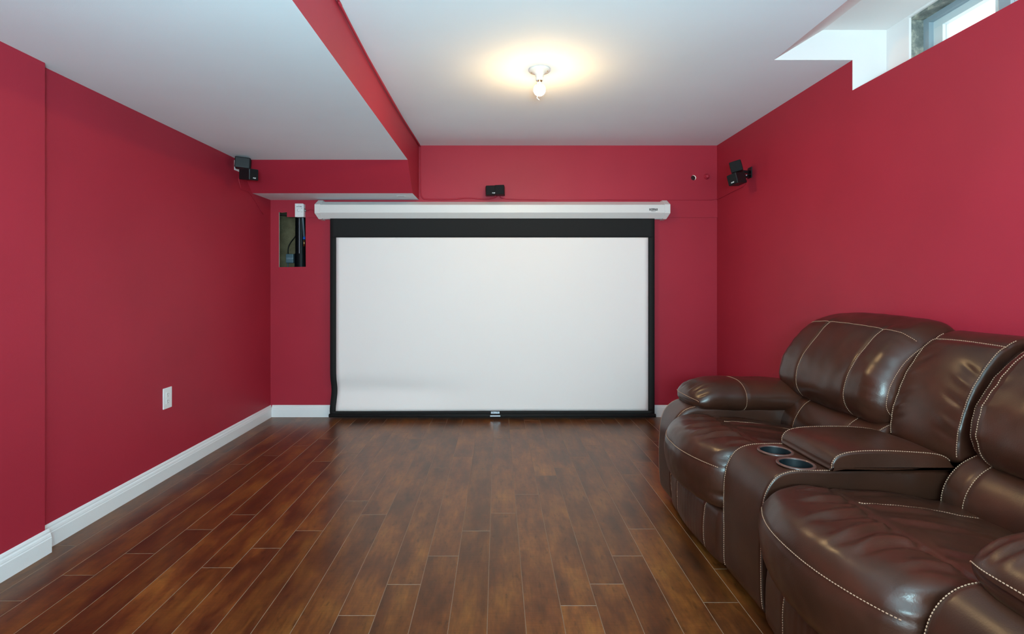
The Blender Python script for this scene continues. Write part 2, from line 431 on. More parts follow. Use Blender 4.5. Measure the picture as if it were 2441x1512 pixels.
for (y0, y1, x) in ((2.195, 2.455, 2.150), (YW0+0.06, 2.12, 2.140)):
    bm = bmesh.new(); box(bm, x, x+0.004, y0, y1, 2.19, 2.375); adopt(from_bm('pane', bm, M_glass), win)

# baseboards: stepped colonial profile
BP = [(0, 0), (0.0155, 0), (0.0155, 0.062), (0.0135, 0.066), (0.0135, 0.070), (0.0115, 0.078), (0.0075, 0.083), (0.0075, 0.090), (0.005, 0.097), (0.002, 0.100), (0, 0.100)]
def baseboard(name, segs):
    bm = bmesh.new()
    for p0, p1, nr in segs: prism_path(bm, BP, Vector(p0), Vector(p1), Vector(nr))
    return struct(from_bm(name, bm, M_white))
baseboard('baseboard_left', [((XL, YP, 0), (XL, YB-0.001, 0), (1, 0, 0))])
baseboard('baseboard_pillar', [((XP, YR, 0), (XP, YP+0.0155, 0), (1, 0, 0))])
baseboard('baseboard_back', [((XL+0.0156, YB, 0), (XR-0.0156, YB, 0), (0, -1, 0))])
baseboard('baseboard_right', [((XR, YR, 0), (XR, YB-0.001, 0), (-1, 0, 0))])

# raised drywall patch behind the middle loudspeaker, and lipped seams in the back wall
p0 = px(1066, 467.5, YB); p1 = px(1222, 477.5, YB)
bm = bmesh.new(); box(bm, p0.x, p1.x, YB-0.003, YB, p1.z-0.03, p0.z)
struct(from_bm('trim_1', bm, M_red))
bm = bmesh.new(); a = px(1440, 518.5, YB); zz = a.z
box(bm, -1.6, XR, YB-0.007, YB, zz, px(0, 478.5, YB).z)
struct(from_bm('trim_2', bm, M_red))

# ------------------------------------------------------------------ soft upholstery
def closed_profile(pts, n=400):
    P = catmull([(x, 0, z) for x, z in pts], 24, True)
    A = np.array([(p.x, p.z) for p in P]); A = np.vstack([A, A[:1]])
    d = np.r_[0, np.cumsum(np.hypot(*np.diff(A, axis=0).T))]
    u = np.linspace(0, 1, n+1)
    X = np.interp(u*d[-1], d, A[:, 0]); Z = np.interp(u*d[-1], d, A[:, 1])
    area = 0.5*np.sum(X[:-1]*Z[1:]-X[1:]*Z[:-1])
    tx = np.gradient(X); tz = np.gradient(Z); tx[0] = tx[-1] = (X[1]-X[-2])/2; tz[0] = tz[-1] = (Z[1]-Z[-2])/2
    L = np.hypot(tx, tz); s = 1 if area > 0 else -1
    return u, X, Z, s*tz/L, -s*tx/L, d[-1]
class Loft:
    """closed XZ profile swept along Y with rounded ends and a displacement field"""
    def __init__(self, prof, y0, y1, r_end, disp=None, bulge=None, ru=None):
        self.u, self.X, self.Z, self.NX, self.NZ, self.per = closed_profile(prof)
        self.y0, self.y1, self.disp, self.bulge = y0, y1, disp, bulge
        self.r0, self.r1 = r_end if isinstance(r_end, tuple) else (r_end, r_end); self.r = max(self.r0, self.r1)
    def base(self, u, v):
        u = np.mod(u, 1.0); v = np.clip(v, 0, 1)
        x = np.interp(u, self.u, self.X); z = np.interp(u, self.u, self.Z)
        nx = np.interp(u, self.u, self.NX); nz = np.interp(u, self.u, self.NZ)
        Ln = self.y1-self.y0; y = self.y0+Ln*v
        d = np.minimum(v, 1-v)*Ln; r = np.where(v < 0.5, self.r0, self.r1)
        ins = np.where(d < r, r-np.sqrt(np.maximum(0, r*r-(r-np.minimum(d, r))**2)), 0)
        x = x-nx*ins; z = z-nz*ins
        if self.bulge is not None: x, y, z = self.bulge(x, y, z, v)
        return x, y, z
    def pos(self, u, v, off=0.0):
        e = 1e-3
        v = np.clip(v, 0.0, 1.0)
        x, y, z = self.base(u, v)
        ax, ay, az = self.base(u+e, v); bx, by, bz = self.base(u-e, v)
        vp = np.clip(v+e, 0, 1); vm = np.clip(v-e, 0, 1)
        cx, cy, cz = self.base(u, vp); dx, dy, dz = self.base(u, vm)
        t1 = np.stack([ax-bx, ay-by, az-bz]); t2 = np.stack([cx-dx, cy-dy, cz-dz])
        nr = np.cross(t1, t2, axis=0); nr = nr/np.maximum(1e-12, np.linalg.norm(nr, axis=0))
        # orient outward by the profile normal
        ux = np.interp(np.mod(u, 1), self.u, self.NX); uz = np.interp(np.mod(u, 1), self.u, self.NZ)
        sg = np.sign(nr[0]*ux+nr[2]*uz); sg = np.where(sg == 0, 1, sg); nr = nr*sg
        D = off + (self.disp(x, y, z, u, v) if self.disp is not None else 0)
        return x+nr[0]*D, y+nr[1]*D, z+nr[2]*D, nr
    def u_at(self, x, z):
        return self.u[np.argmin((self.X-x)**2+(self.Z-z)**2)]
    def build(self, name, m, parent, nu=120, nv=60):
        U = np.arange(nu)/nu
        t = np.linspace(0, 1, nv); V = 0.5-0.5*np.cos(PI*t); V = 0.55*V+0.45*t
        if self.r > 0:
            k = self.r/(self.y1-self.y0); q = (1-np.cos(np.linspace(0, PI/2, 7)))*k
            V = np.unique(np.r_[q, 1-q, V[(V > k) & (V < 1-k)]])
        uu, vv = np.meshgrid(U, V)
        x, y, z, _ = self.pos(uu, vv); n1 = len(V)
        co = np.stack([x, y, z], -1).reshape(-1, 3)
        fc = []
        for i in range(n1-1):
            for j in range(nu):
                k = (j+1) % nu; fc.append((i*nu+j, i*nu+k, (i+1)*nu+k, (i+1)*nu+j))
        fc.append(tuple(range(nu))[::-1]); fc.append(tuple(range((n1-1)*nu, n1*nu)))
        me = bpy.data.meshes.new(name); me.from_pydata(co.tolist(), [], fc)
        bm = bmesh.new(); bm.from_mesh(me); bmesh.ops.recalc_face_normals(bm, faces=bm.faces); bm.to_mesh(me); bm.free()
        o = link_mesh(name, me, m, None, True); adopt(o, parent); return o
    def path(self, uv, off=0.0012):
        uv = np.array(uv); x, y, z, n = self.pos(uv[:, 0], uv[:, 1], off)
        return [Vector(p) for p in zip(x, y, z)], [Vector(p) for p in n.T]
def resample(pts, step):
    d = [0]
    for a, b in zip(pts, pts[1:]): d.append(d[-1]+(b-a).length)
    n = max(2, int(d[-1]/step)); A = np.array([tuple(p) for p in pts]); q = np.linspace(0, d[-1], n+1)
    return [Vector((np.interp(s, d, A[:, 0]), np.interp(s, d, A[:, 1]), np.interp(s, d, A[:, 2]))) for s in q]
def stitches(paths, parent, name='stitching', pitch=0.0075, duty=0.74, r=0.0016):
    bm = bmesh.new()
    for pts in paths:
        q = resample(pts, pitch)
        for a, b in zip(q, q[1:]):
            c = a+(b-a)*duty; t = (c-a).normalized()
            h = Vector((0, 0, 1)) if abs(t.z) < 0.9 else Vector((1, 0, 0))
            n1 = t.cross(h).normalized(); n2 = t.cross(n1)
            e = (c-a).length*0.22
            r0 = [bm.verts.new(a+n*0.45*r) for n in (n1, n2, -n1, -n2)]
            r1 = [bm.verts.new(a+t*e+n*r) for n in (n1, n2, -n1, -n2)]
            r2 = [bm.verts.new(c-t*e+n*r) for n in (n1, n2, -n1, -n2)]
            r3 = [bm.verts.new(c+n*0.45*r) for n in (n1, n2, -n1, -n2)]
            for p, s in ((r0, r1), (r1, r2), (r2, r3)):
                for k in range(4): bm.faces.new((p[k], p[(k+1) % 4], s[(k+1) % 4], s[k]))
            bm.faces.new(r0[::-1]); bm.faces.new(r3)
    o = from_bm(name, bm, M_stitch, None, True); adopt(o, parent); o['label'] = 'tan contrast thread'; o['kind'] = 'stuff'; return o
def gauss(d, s): return np.exp(-(d/s)**2)
def smooth01(t): t = np.clip(t, 0, 1); return t*t*(3-2*t)
def vnoise(x, y, z, f, seed=0.0):
    sh = np.shape(x); o = np.empty(sh).ravel()
    for i, (a, b, c) in enumerate(zip(np.ravel(x), np.ravel(y), np.ravel(z))):
        o[i] = mnoise.noise((a*f+seed, b*f+seed*1.7, c*f-seed))
    return o.reshape(sh)

sofa = empty('reclining_sofa', (1.35, 1.80, 0), 'dark brown leather reclining loveseat with a console in the middle, along the red right wall', 'sofa')
bpy.context.view_layer.update()

# seats: y ranges (far, near)
SEATS = [(1.962, 2.540, 3.1), (1.062, 1.655, 8.4)]
BACKS = [(1.963, 2.690), (0.905, 1.612)]
for (y0, y1, sd), (b0, b1) in zip(SEATS, BACKS):
    L = y1-y0; ym = (y0+y1)/2
    # --- seat cushion
    prof = [(0.96, .262), (0.895, .250), (0.862, .275), (0.848, .33), (0.846, .385), (0.862, .435), (0.905, .474), (0.975, .488), (1.05, .478), (1.13, .472), (1.25, .461), (1.37, .443), (1.47, .428), (1.49, .36), (1.40, .29), (1.15, .262)]
    def bulge(x, y, z, v):
        b = np.maximum(0, 1-np.abs(2*v-1)**2.2); wf = smooth01((1.08-x)/0.20)
        return x-0.082*b*wf, y, z+0.014*b*smooth01((z-0.40)/0.06)
    def disp(x, y, z, u, v, y0=y0, y1=y1, sd=sd, L=L):
        D = np.zeros_like(x)
        top = smooth01((z-0.42)/0.03)
        xc = 1.052-0.03*np.sin(PI*v)
        D -= 0.007*gauss(x-xc, 0.009)*top                       # cross seam
        ys = y1-0.165
        D -= 0.0035*gauss(y-ys, 0.006)*top*smooth01((x-1.05)/0.03)  # lengthwise seam
        # gathers: folds running from the cross seam into the front roll
        for i, (c, a, sp, ln) in enumerate(((0.90, .0040, .012, .14), (0.76, .0060, .016, .17), (0.60, .0062, .017, .21), (0.45, .0064, .016, .22), (0.33, .0075, .015, .20), (0.17, .0045, .016, .15), (0.68, .0026, .009, .10), (0.52, .0026, .009, .12))):
            yc = y0+L*c - 0.55*np.maximum(0, xc-x)**1.7*(1.0+0.5*math.sin(i*2+sd)) + 0.006*np.sin(30*x+i)
            fade = smooth01((x-(xc-ln))/0.10)*smooth01((xc+0.01-x)/0.03)
            D += 1.5*a*top*fade*(gauss(y-yc, sp*0.9)-0.8*gauss(y-yc+1.4*sp, sp*0.75))
        for i, (c, a, sp) in enumerate(((0.86, .0030, .014), (0.62, .0035, .018), (0.48, .0030, .015), (0.28, .0032, .016))):
            yc = y0+L*c+0.05*np.sin(6*(x-1.05)+i)
            fade = smooth01((x-1.055)/0.03)*smooth01((1.40-x)/0.25)
            D += 1.5*a*top*fade*(gauss(y-yc, sp)-0.7*gauss(y-yc+1.5*sp, sp))
        # puckers at the corners of the roll
        for e, sg in ((y0, 1), (y1, -1)):
            d = (y-e)*sg
            for zc, xcx in ((0.455, 0.90), (0.31, 0.85)):
                D -= 0.008*gauss(d-0.012, 0.028)*gauss(z-zc, 0.014)*smooth01((1.0-x)/0.06)
        D -= 0.0030*gauss(z-0.418, 0.006)*smooth01((0.95-x)/0.05)   # front seam groove
        D += 0.003*vnoise(x, y, z, 9, sd)+0.0012*vnoise(x, y*1.0, z, 26, sd)
        return D
    st = Loft(prof, y0, y1, 0.045, disp, bulge)
    o = st.build('seat_cushion', M_leather, sofa, 210, 150)
    uf = st.u_at(0.857, .420)
    p1 = st.path([(uf, t) for t in np.linspace(0.03, 0.97, 60)], 0.0016)[0]
    ul = [st.u_at(x, z) for x, z in ((1.055, .477), (1.25, .461), (1.455, .430))]
    vs_ = (y1-0.165-y0)/L
    p2 = st.path([(np.interp(t, [0, .5, 1], ul), vs_) for t in np.linspace(0, 1, 40)], 0.0014)[0]
    stitches([p1, p2], o)
    # --- footrest front panel
    fy = [ym+0.155, ym-0.155]
    prof = [(0.92, .045), (0.878, .040), (0.860, .06), (0.856, .12), (0.858, .19), (0.868, .235), (0.90, .256), (0.95, .255), (0.96, .15), (0.95, .05)]
    def fdisp(x, y, z, u, v, fy=fy, sd=sd):
        f = smooth01((0.92-x)/0.04); D = 0.004*vnoise(x, y, z, 11, sd+3)
        for c in fy: D -= 0.004*gauss(y-c, 0.007)*f
        D += 0.0007*np.sin(y*210)*gauss(y-ym_, 0.11)*f
        return D
    ym_ = ym
    def fb(x, y, z, v): return x-0.022*(1-(2*v-1)**2)*smooth01((0.93-x)/0.05), y, z
    fr_ = Loft(prof, y0+0.004, y1-0.004, 0.03, fdisp, fb)
    o = fr_.build('footrest', M_leather, sofa, 110, 90)
    ua, ub = fr_.u_at(0.872, .042), fr_.u_at(0.90, .256)
    stitches([fr_.path([(ua+(ub-ua)*t, (c-y0-0.004)/(L-0.008)) for t in np.linspace(0, 1, 30)])[0] for c in fy], o)
    # --- lumbar roll
    prof = [(1.455, .36), (1.412, .405), (1.405, .450), (1.425, .505), (1.470, .560), (1.535, .592), (1.62, .600), (1.68, .56), (1.69, .45), (1.60, .36)]
    ly = [ym+0.19, ym-0.13]
    def ldisp(x, y, z, u, v, ly=ly, sd=sd):
        D = 0.004*vnoise(x, y, z, 7, sd+5)
        for c in ly: D -= 0.004*gauss(y-c, 0.008)
        return D
    lu = Loft(prof, y0+0.005 if sd < 5 else y0-0.0, y1+0.02 if sd < 5 else y1-0.022, 0.022, ldisp)
    o = lu.build('lumbar_cushion', M_leather, sofa, 100, 80)
    ua, ub = lu.u_at(1.412, .41), lu.u_at(1.56, .597); LL = lu.y1-lu.y0
    ps = [lu.path([(ua+(ub-ua)*t, (c-lu.y0)/LL) for t in np.linspace(0, 1, 30)])[0] for c in ly]
    ps += [lu.path([(ua+(ub-ua)*t, e) for t in np.linspace(0, 1, 30)])[0] for e in (0.018, 0.982)]
    stitches(ps, o)
    # --- upper back cushion
    prof = [(1.545, .560), (1.490, .578), (1.455, .620), (1.446, .675), (1.466, .755), (1.520, .845), (1.585, .908), (1.655, .948), (1.73, .968), (1.79, .958), (1.828, .905), (1.836, .78), (1.835, .63), (1.80, .565), (1.67, .552)]
    by = [ym+0.215 if sd < 5 else ym+0.19, ym-0.12 if sd < 5 else ym-0.17]
    LB = b1-b0
    def bdisp(x, y, z, u, v, by=by, sd=sd, b0=b0, b1=b1):
        f = smooth01((1.66-x)/0.05); D = 0.0055*vnoise(x, y, z, 6, sd+9)+0.002*vnoise(x, y, z, 17, sd+9)
        for c in by: D -= 0.0045*gauss(y-c, 0.008)*f
        tz = z-0.925
        D -= 0.0055*gauss(np.hypot(x-1.615, z-0.927), 0.012)    # top seam
        for e, sg in ((b0, 1), (b1, -1)):                        # tucks at the edges
            d = (y-e)*sg
            for k in range(7):
                zc = 0.63+0.045*k+0.01*math.sin(k*3+sd)
                D += 0.0022*gauss(d-0.06, 0.04)*gauss(z-zc-0.3*(d-0.05), 0.011)*f*(1 if k % 2 else -1)
        return D
    def bb(x, y, z, v):
        b = np.maximum(0, 1-np.abs(2*v-1)**2.5); return x-0.012*b*smooth01((1.7-x)/0.1), y, z+0.022*b*smooth01((z-0.85)/0.08)
    bk = Loft(prof, b0, b1, 0.085, bdisp, bb)
    o = bk.build('backrest_cushion', M_leather, sofa, 180, 130)
    ut = bk.u_at(1.612, .925); ub0 = bk.u_at(1.50, .574)
    ps = [bk.path([(ub0+(ut-ub0)*t, (c-b0)/LB) for t in np.linspace(0, 1, 50)])[0] for c in by]
    ps.append(bk.path([(ut, t) for t in np.linspace(0.03, 0.97, 70)])[0])
    ps += [bk.path([(ub0+(ut-ub0)*t, e) for t in np.linspace(0, 1, 60)])[0] for e in ((0.010, 0.96) if sd < 5 else (0.012, 0.962))]
    stitches(ps, o)

# --- console between the seats
CY0, CY1 = 1.678, 1.958
prof = [(1.2, .035), (0.93, .035), (0.885, .04), (0.868, .06), (0.862, .12), (0.861, .22), (0.862, .32), (0.866, .39), (0.880, .448), (0.912, .494), (0.960, .514), (1.03, .518), (1.15, .518), (1.30, .516), (1.46, .512), (1.50, .50), (1.505, .42), (1.50, .2), (1.49, .06), (1.45, .035)]
def cdisp(x, y, z, u, v): return 0.0025*vnoise(x, y, z, 7, 21)
con = Loft(prof, CY0, CY1, 0.012, cdisp)
console = con.build('console', M_leather, sofa, 240, 40)
holes = []
CUPS = [(1.015, 1.870), (1.011, 1.735)]
for cx, cy in CUPS:
    bm = bmesh.new(); lathe(bm, [(0, 0.43), (0.052, 0.43), (0.052, 0.60), (0, 0.60)], cx, cy, 40); holes.append(from_bm('cutter', bm, M_leather))
carve(console, holes)
for p in console.data.polygons: p.use_smooth = True
for cx, cy in CUPS:
    zt = 0.5175
    bm = bmesh.new()
    lathe(bm, [(0.0600, zt-0.001), (0.0600, zt+0.0015), (0.0585, zt+0.0035), (0.0555, zt+0.0045), (0.0525, zt+0.0040), (0.0505, zt+0.0015), (0.0500, zt-0.004)], cx, cy, 48)
    ring = adopt(from_bm('cup_holder', bm, M_cupring, None, True), console)
    bm = bmesh.new()
    lathe(bm, [(0.0505, zt+0.0005), (0.0490, zt-0.004), (0.0470, 0.452), (0.044, 0.446), (0, 0.445)], cx, cy, 48)
    from_bm('x', bm, M_cup, None, True).name = 'cup_liner'
    lin = COL.objects['cup_liner'] if 'cup_liner' in COL.objects else None
    lin = [o for o in COL.objects if o.name.startswith('cup_liner') and o.parent is None][0]
    adopt(lin, console); lin['label'] = 'dark cup liner'
ua, ub = con.u_at(0.868, .06), con.u_at(1.095, .518)
ps = [con.path([(ua+(ub-ua)*t, e) for t in np.linspace(0, 1, 80)], 0.0012)[0] for e in (0.012, 0.962)]
stitches(ps, console)
# padded lid
prof = [(1.100, .519), (1.088, .530), (1.090, .548), (1.108, .568), (1.150, .580), (1.22, .584), (1.32, .582), (1.42, .575), (1.462, .562), (1.480, .540), (1.480, .519), (1.30, .518)]
def ldp(x, y, z, u, v): return 0.003*vnoise(x, y, z, 6, 31)+0.006*(1-(2*v-1)**2)*smooth01((z-.55)/.03)
lid = Loft(prof, 1.664, 1.962, 0.010, ldp)
o = lid.build('console_lid', M_leather, sofa, 140, 40)
ua, ub = lid.u_at(1.090, .525), lid.u_at(1.475, .55)
stitches([lid.path([(ua+(ub-ua)*t, e) for t in np.linspace(0, 1, 60)], 0.0012)[0] for e in (0.014, 0.986)], o)
# console back cushion
prof = [(1.545, .540), (1.508, .546), (1.503, .60), (1.512, .66), (1.538, .745), (1.580, .825), (1.628, .890), (1.672, .928), (1.73, .950), (1.79, .945), (1.825, .90), (1.835, .75), (1.83, .60), (1.78, .545), (1.65, .538)]
def cbd(x, y, z, u, v):
    D = 0.005*vnoise(x, y, z, 6, 41)+0.016*(1-np.abs(2*v-1)**2)*smooth01((1.68-x)/0.05)
    d0 = y-1.668; d1 = 1.958-y
    for d, s in ((d0, 1), (d1, 2)):
        for k in range(6):
            zc = 0.60+0.058*k+0.012*math.sin(k*4.1+s)
            D += 0.0048*gauss(d-0.045, 0.035)*gauss(z-zc-0.35*d, 0.011)*(1 if k % 2 else -1)*smooth01((1.66-x)/0.04)
    D -= 0.004*gauss(np.hypot(x-1.665, z-0.925), 0.010)
    return D
cb = Loft(prof, 1.668, 1.958, 0.014, cbd)
o = cb.build('console_backrest', M_leather, sofa, 170, 70)
ua, ub = cb.u_at(1.507, .56), cb.u_at(1.70, .94); ut = cb.u_at(1.665, .923)
ps = [cb.path([(ua+(ub-ua)*t, e) for t in np.linspace(0, 1, 70)], 0.0014)[0] for e in (0.028, 0.972)]
ps.append(cb.path([(ut, t) for t in np.linspace(0.04, 0.96, 40)], 0.0012)[0])
stitches(ps, o, r=0.0019)
# gusset between the console back and the near back
gp = [(1.60, .55), (1.572, .58), (1.570, .68), (1.600, .78), (1.660, .87), (1.72, .915), (1.80, .90), (1.82, .75), (1.80, .56)]
gs = Loft(gp, 1.560, 1.676, 0.01); gs.build('gusset', M_leather, sofa, 60, 12)
gs = Loft(gp, 1.950, 2.01, 0.01); gs.build('gusset', M_leather, sofa, 60, 12)

# --- arms with pillow tops
for a0, a1, inner, sd in ((2.535, 2.745, 2.492, 51), (0.850, 1.058, 1.098, 61)):
    prof = [(1.2, .035), (0.93, .035), (0.885, .04), (0.868, .06), (0.860, .12), (0.858, .22), (0.860, .32), (0.868, .40), (0.888, .460), (0.925, .500), (0.975, .520), (1.05, .524), (1.20, .524), (1.50, .522), (1.74, .52), (1.78, .49), (1.78, .2), (1.77, .05), (1.70, .035)]
    def ad(x, y, z, u, v, sd=sd): return 0.0035*vnoise(x, y, z, 6, sd)
    am = Loft(prof, a0, a1, 0.028, ad)
    o = am.build('armrest', M_leather, sofa, 150, 40)
    ua, ub = am.u_at(0.866, .06), am.u_at(1.02, .523); La = a1-a0
    stitches([am.path([(ua+(ub-ua)*t, e) for t in np.linspace(0, 1, 60)], 0.0012)[0] for e in (0.06, 0.94)], o)
    # pillow: sections in YZ swept along X, pinched to a seam at the front
    sgn = 1 if inner > 2 else -1
    yc = inner+sgn*0.165
    nu, nv = 72, 70; XA, XZ = 0.955, 1.50
    pts = np.zeros((nv, nu, 3)); V = np.linspace(0, 1, nv)**1.35
    def pad(u, v, off=0.0):
        x = XA+(XZ-XA)*v; d = x-XA
        hf = np.sqrt(np.clip(1-(1-np.minimum(d/0.17, 1))**2, 0, 1))*0.94+0.06
        hb = 1-0.10*smooth01((x-1.30)/0.20)
        wf = 0.86+0.14*np.sqrt(np.clip(1-(1-np.minimum(d/0.12, 1))**2, 0, 1))
        a = 2*PI*u; ca = np.cos(a); sa = np.sin(a); p = 0.80
        cy = np.sign(ca)*np.abs(ca)**p; cz = np.sign(sa)*np.abs(sa)**0.9
        zmid = 0.545+0.016*smooth01(d/0.15); up = 0.080; dn = 0.082
        z = zmid+np.where(cz > 0, cz*up*hf*hb, cz*dn*hf)+off*sa
        z = z-0.014*sgn*cy*0  # level
        y = yc+sgn*0 + cy*(0.158*wf+off)
        # gathers radiating from the front seam
        g = gauss(d-0.05, 0.045)*np.abs(sa)**0.5*smooth01(d/0.03)
        z = z+np.where(cz > 0, 1, -0.5)*0.006*g*np.sin(y*150+sd+d*25)
        g2 = 0.0035*gauss(x-1.22, 0.007); z = z-g2*sa; y = y-g2*ca
        nz = vnoise(x, y, z, 8, sd)*0.005; z = z+nz*sa; y = y+nz*ca
        x = x+0.035*np.abs(cy)**3*(1-smooth01(d/0.12))
        return x, y, z
    uu, vv = np.meshgrid(np.arange(nu)/nu, V)
    x, y, z = pad(uu, vv); co = np.stack([x, y, z], -1).reshape(-1, 3)
    fc = [(i*nu+j, i*nu+(j+1) % nu, (i+1)*nu+(j+1) % nu, (i+1)*nu+j) for i in range(nv-1) for j in range(nu)]
    fc += [tuple(range(nu))[::-1], tuple(range((nv-1)*nu, nv*nu))]
    me = bpy.data.meshes.new('arm_pad'); me.from_pydata(co.tolist(), [], fc)
    bm = bmesh.new(); bm.from_mesh(me); bmesh.ops.recalc_face_normals(bm, faces=bm.faces); bm.to_mesh(me); bm.free()
    o = adopt(link_mesh('arm_pad', me, M_leather, None, True), sofa)
    us = np.linspace(0, 1, 90); x, y, z = pad(us, np.full_like(us, (1.22-XA)/(XZ-XA)), 0.001)
    ring = [Vector(q) for q in zip(x, y, z)]
    us = np.linspace(0, 0.5, 40); x, y, z = pad(us, np.full_like(us, 0.003), 0.001)
    fs_ = [Vector((q[0]-0.0015, q[1], q[2])) for q in zip(x, y, z)]
    stitches([ring, fs_], o)

# --- hidden carcass and feet
bm = bmesh.new(); box(bm, 0.93, 1.80, 0.88, 2.715, 0.025, 0.26); adopt(from_bm('base', bm, M_under), sofa)
bm = rbox(1.79, 1.846, 0.87, 2.72, 0.03, 0.90, 0.02); adopt(from_bm('outer_back', bm, M_leather), sofa)
for fx in (0.99, 1.74):
    for fyy in (0.95, 2.64):
        bm = bmesh.new(); lathe(bm, [(0, 0.0), (0.022, 0.0), (0.026, 0.03), (0, 0.03)], fx, fyy, 16); adopt(from_bm('foot', bm, M_under), sofa)

# ------------------------------------------------------------------ projection screen
scr = empty('projection_screen', (-0.04, 4.28, 0), 'white projection screen with black border, pulled down from its white case to the floor', 'projection screen')
bpy.context.view_layer.update()
YS = 4.270
def sx(x): return (x-1186)*YS/F
def sz(y): return CZ-(y-677)*YS/F
XS0, XS1, ZS1, ZS0 = sx(787), sx(1560.5), 1.68, sz(990)
WX0, WX1, WZ1, WZ0 = sx(801.5), sx(1545), sz(566.5), sz(979.5)
def dent(x, z):
    fx = smooth01((0.30-x)/1.5)**1.3
    return 0.034*fx*gauss(z-0.235, 0.085) - 0.012*fx*gauss(z-0.08, 0.05) + 0.002*math.sin(x*2.1)*smooth01((1.2-z)/1.2)
def cloth(name, rects, m, dy=0.0, nx=70, nz=70):
    bm = bmesh.new()
    for (x0, x1, z0, z1) in rects:
        ax = max(1, int((x1-x0)/0.035)); az = max(1, int((z1-z0)/0.02))
        g = [[bm.verts.new((x0+(x1-x0)*i/ax, YS+dy+dent(x0+(x1-x0)*i/ax, z0+(z1-z0)*k/az), z0+(z1-z0)*k/az)) for k in range(az+1)] for i in range(ax+1)]
        for i in range(ax):
            for k in range(az): bm.faces.new((g[i][k], g[i+1][k], g[i+1][k+1], g[i][k+1]))
    bmesh.ops.remove_doubles(bm, verts=bm.verts, dist=1e-5)
    me = bpy.data.meshes.new(name); bm.to_mesh(me); bm.free()
    o = link_mesh(name, me, m, None, True); adopt(o, scr)
    s = o.modifiers.new('thickness', 'SOLIDIFY'); s.thickness = 0.0008; s.offset = 0
    return o
cloth('viewing_surface', [(WX0, WX1, WZ0, WZ1)], M_screen)
cloth('border', [(XS0, XS1, WZ1, ZS1), (XS0, WX0, WZ0, WZ1), (WX1, XS1, WZ0, WZ1), (XS0, XS1, ZS0, WZ0)], M_blackcloth)
bm = bmesh.new(); tube(bm, [(XS0-0.006, YS-0.006, 0.030), (XS1+0.006, YS-0.006, 0.030)], 0.0155, 16); adopt(from_bm('weight_bar', bm, M_blackcloth, None, True), scr)
# case
CP = [(4.342, 1.808), (4.285, 1.815), (4.222, 1.782), (4.220, 1.778), (4.220, 1.718), (4.222, 1.714), (4.262, 1.673), (4.267, 1.673), (4.267, 1.690), (4.285, 1.690), (4.285, 1.671), (4.342, 1.671)]
bm = bmesh.new(); prism_x(bm, CP, -1.478, 1.392); adopt(from_bm('case', bm, M_case), scr)
EP = [(4.3425, 1.826), (4.288, 1.828), (4.217, 1.784), (4.217, 1.712), (4.262, 1.668), (4.3425, 1.664)]
for s, xa, xb in ((-1, -1.508, -1.462), (1, 1.424, 1.378)):
    bm = bmesh.new()
    k = len(EP)
    cyy, czz = 4.29, 1.745
    r0 = [bm.verts.new((xb, y, z)) for y, z in EP]; r1 = [bm.verts.new((xa-s*0.006*(1 if abs(z-czz) > 0.05 else 0.0)-s*0.012*(1 if z < 1.69 else 0), y, z)) for y, z in EP]
    for i in range(k): bm.faces.new((r0[i], r0[(i+1) % k], r1[(i+1) % k], r1[i]))
    bm.faces.new(r0); bm.faces.new(r1[::-1])
    ec = adopt(from_bm('end_cap', bm, M_case), scr)
    for (dx, z, yy, rr) in ((0.012, 1.728, 4.217, 0.0028), (0.04, 1.728, 4.217, 0.0022), (0.018, 1.684, 4.2455, 0.0035)):
        bm = bmesh.new(); lathe(bm, [(0, 0), (rr, 0), (rr*0.8, 0.0012), (0, 0.0015)], 0, 0, 12, 0, Matrix.Translation((xa-s*dx, yy, z)) @ Matrix.Rotation(PI/2, 4, 'X'))
        adopt(from_bm('screw', bm, M_silver), ec)
# badge on the case and tag on the hem
bx0, bx1 = px(1548, 0, 4.219).x, px(1567.5, 0, 4.219).x; bz1, bz0 = px(0, 497, 4.219).z, px(0, 502, 4.219).z
bm = bmesh.new(); box(bm, bx0, bx1, 4.2185, 4.2205, bz0, bz1); bd = adopt(from_bm('badge', bm, M_ink), scr); bd['label'] = 'black maker badge'
adopt(lettering('lettering', 'DA-LITE', ((bx0+bx1)/2, 4.2183, (bz0+bz1)/2), (PI/2, 0, 0), 0.018, M_letter, None, width=0.058), bd)
adopt(lettering('lettering', 'Projection', ((bx0+bx1)/2, 4.2195, bz0-0.0075), (PI/2, 0, 0), 0.0085, M_ink, None), bd)
tx0, tx1 = sx(1170.5), sx(1190.5)
bm = bmesh.new(); box(bm, tx0, tx1, YS-0.0035, YS-0.0015, sz(990), sz(981.5)); box(bm, tx0-0.007, tx1+0.007, YS-0.0245, YS-0.022, sz(991)-0.002, sz(988.5)-0.002)
tg = adopt(from_bm('hem_tag', bm, M_silver), scr); tg['label'] = 'silver maker tag'
adopt(lettering('lettering', 'DA-LITE', ((tx0+tx1)/2, YS-0.0038, sz(984.3)), (PI/2, 0, 0), 0.019, M_ink, None, width=0.058), tg)
adopt(lettering('lettering', 'Projection', ((tx0+tx1)/2, YS-0.0248, sz(989.7)-0.002), (PI/2, 0, 0), 0.008, M_letter, None), tg)
# ceiling hanger of the case under the bulkhead
bm = bmesh.new(); box(bm, px(947, 0, 4.16).x, px(967, 0, 4.16).x, 4.14, 4.18, 1.8375, 1.8399)
hg = from_bm('bracket', bm, M_white); tag(hg, 'small white bracket plate fixed under the red bulkhead, above the screen case', 'bracket')
bm = bmesh.new(); box(bm, px(948, 0, 4.16).x, px(964, 0, 4.16).x, 4.145, 4.153, 1.8368, 1.838); adopt(from_bm('slot', bm, M_dark), hg)

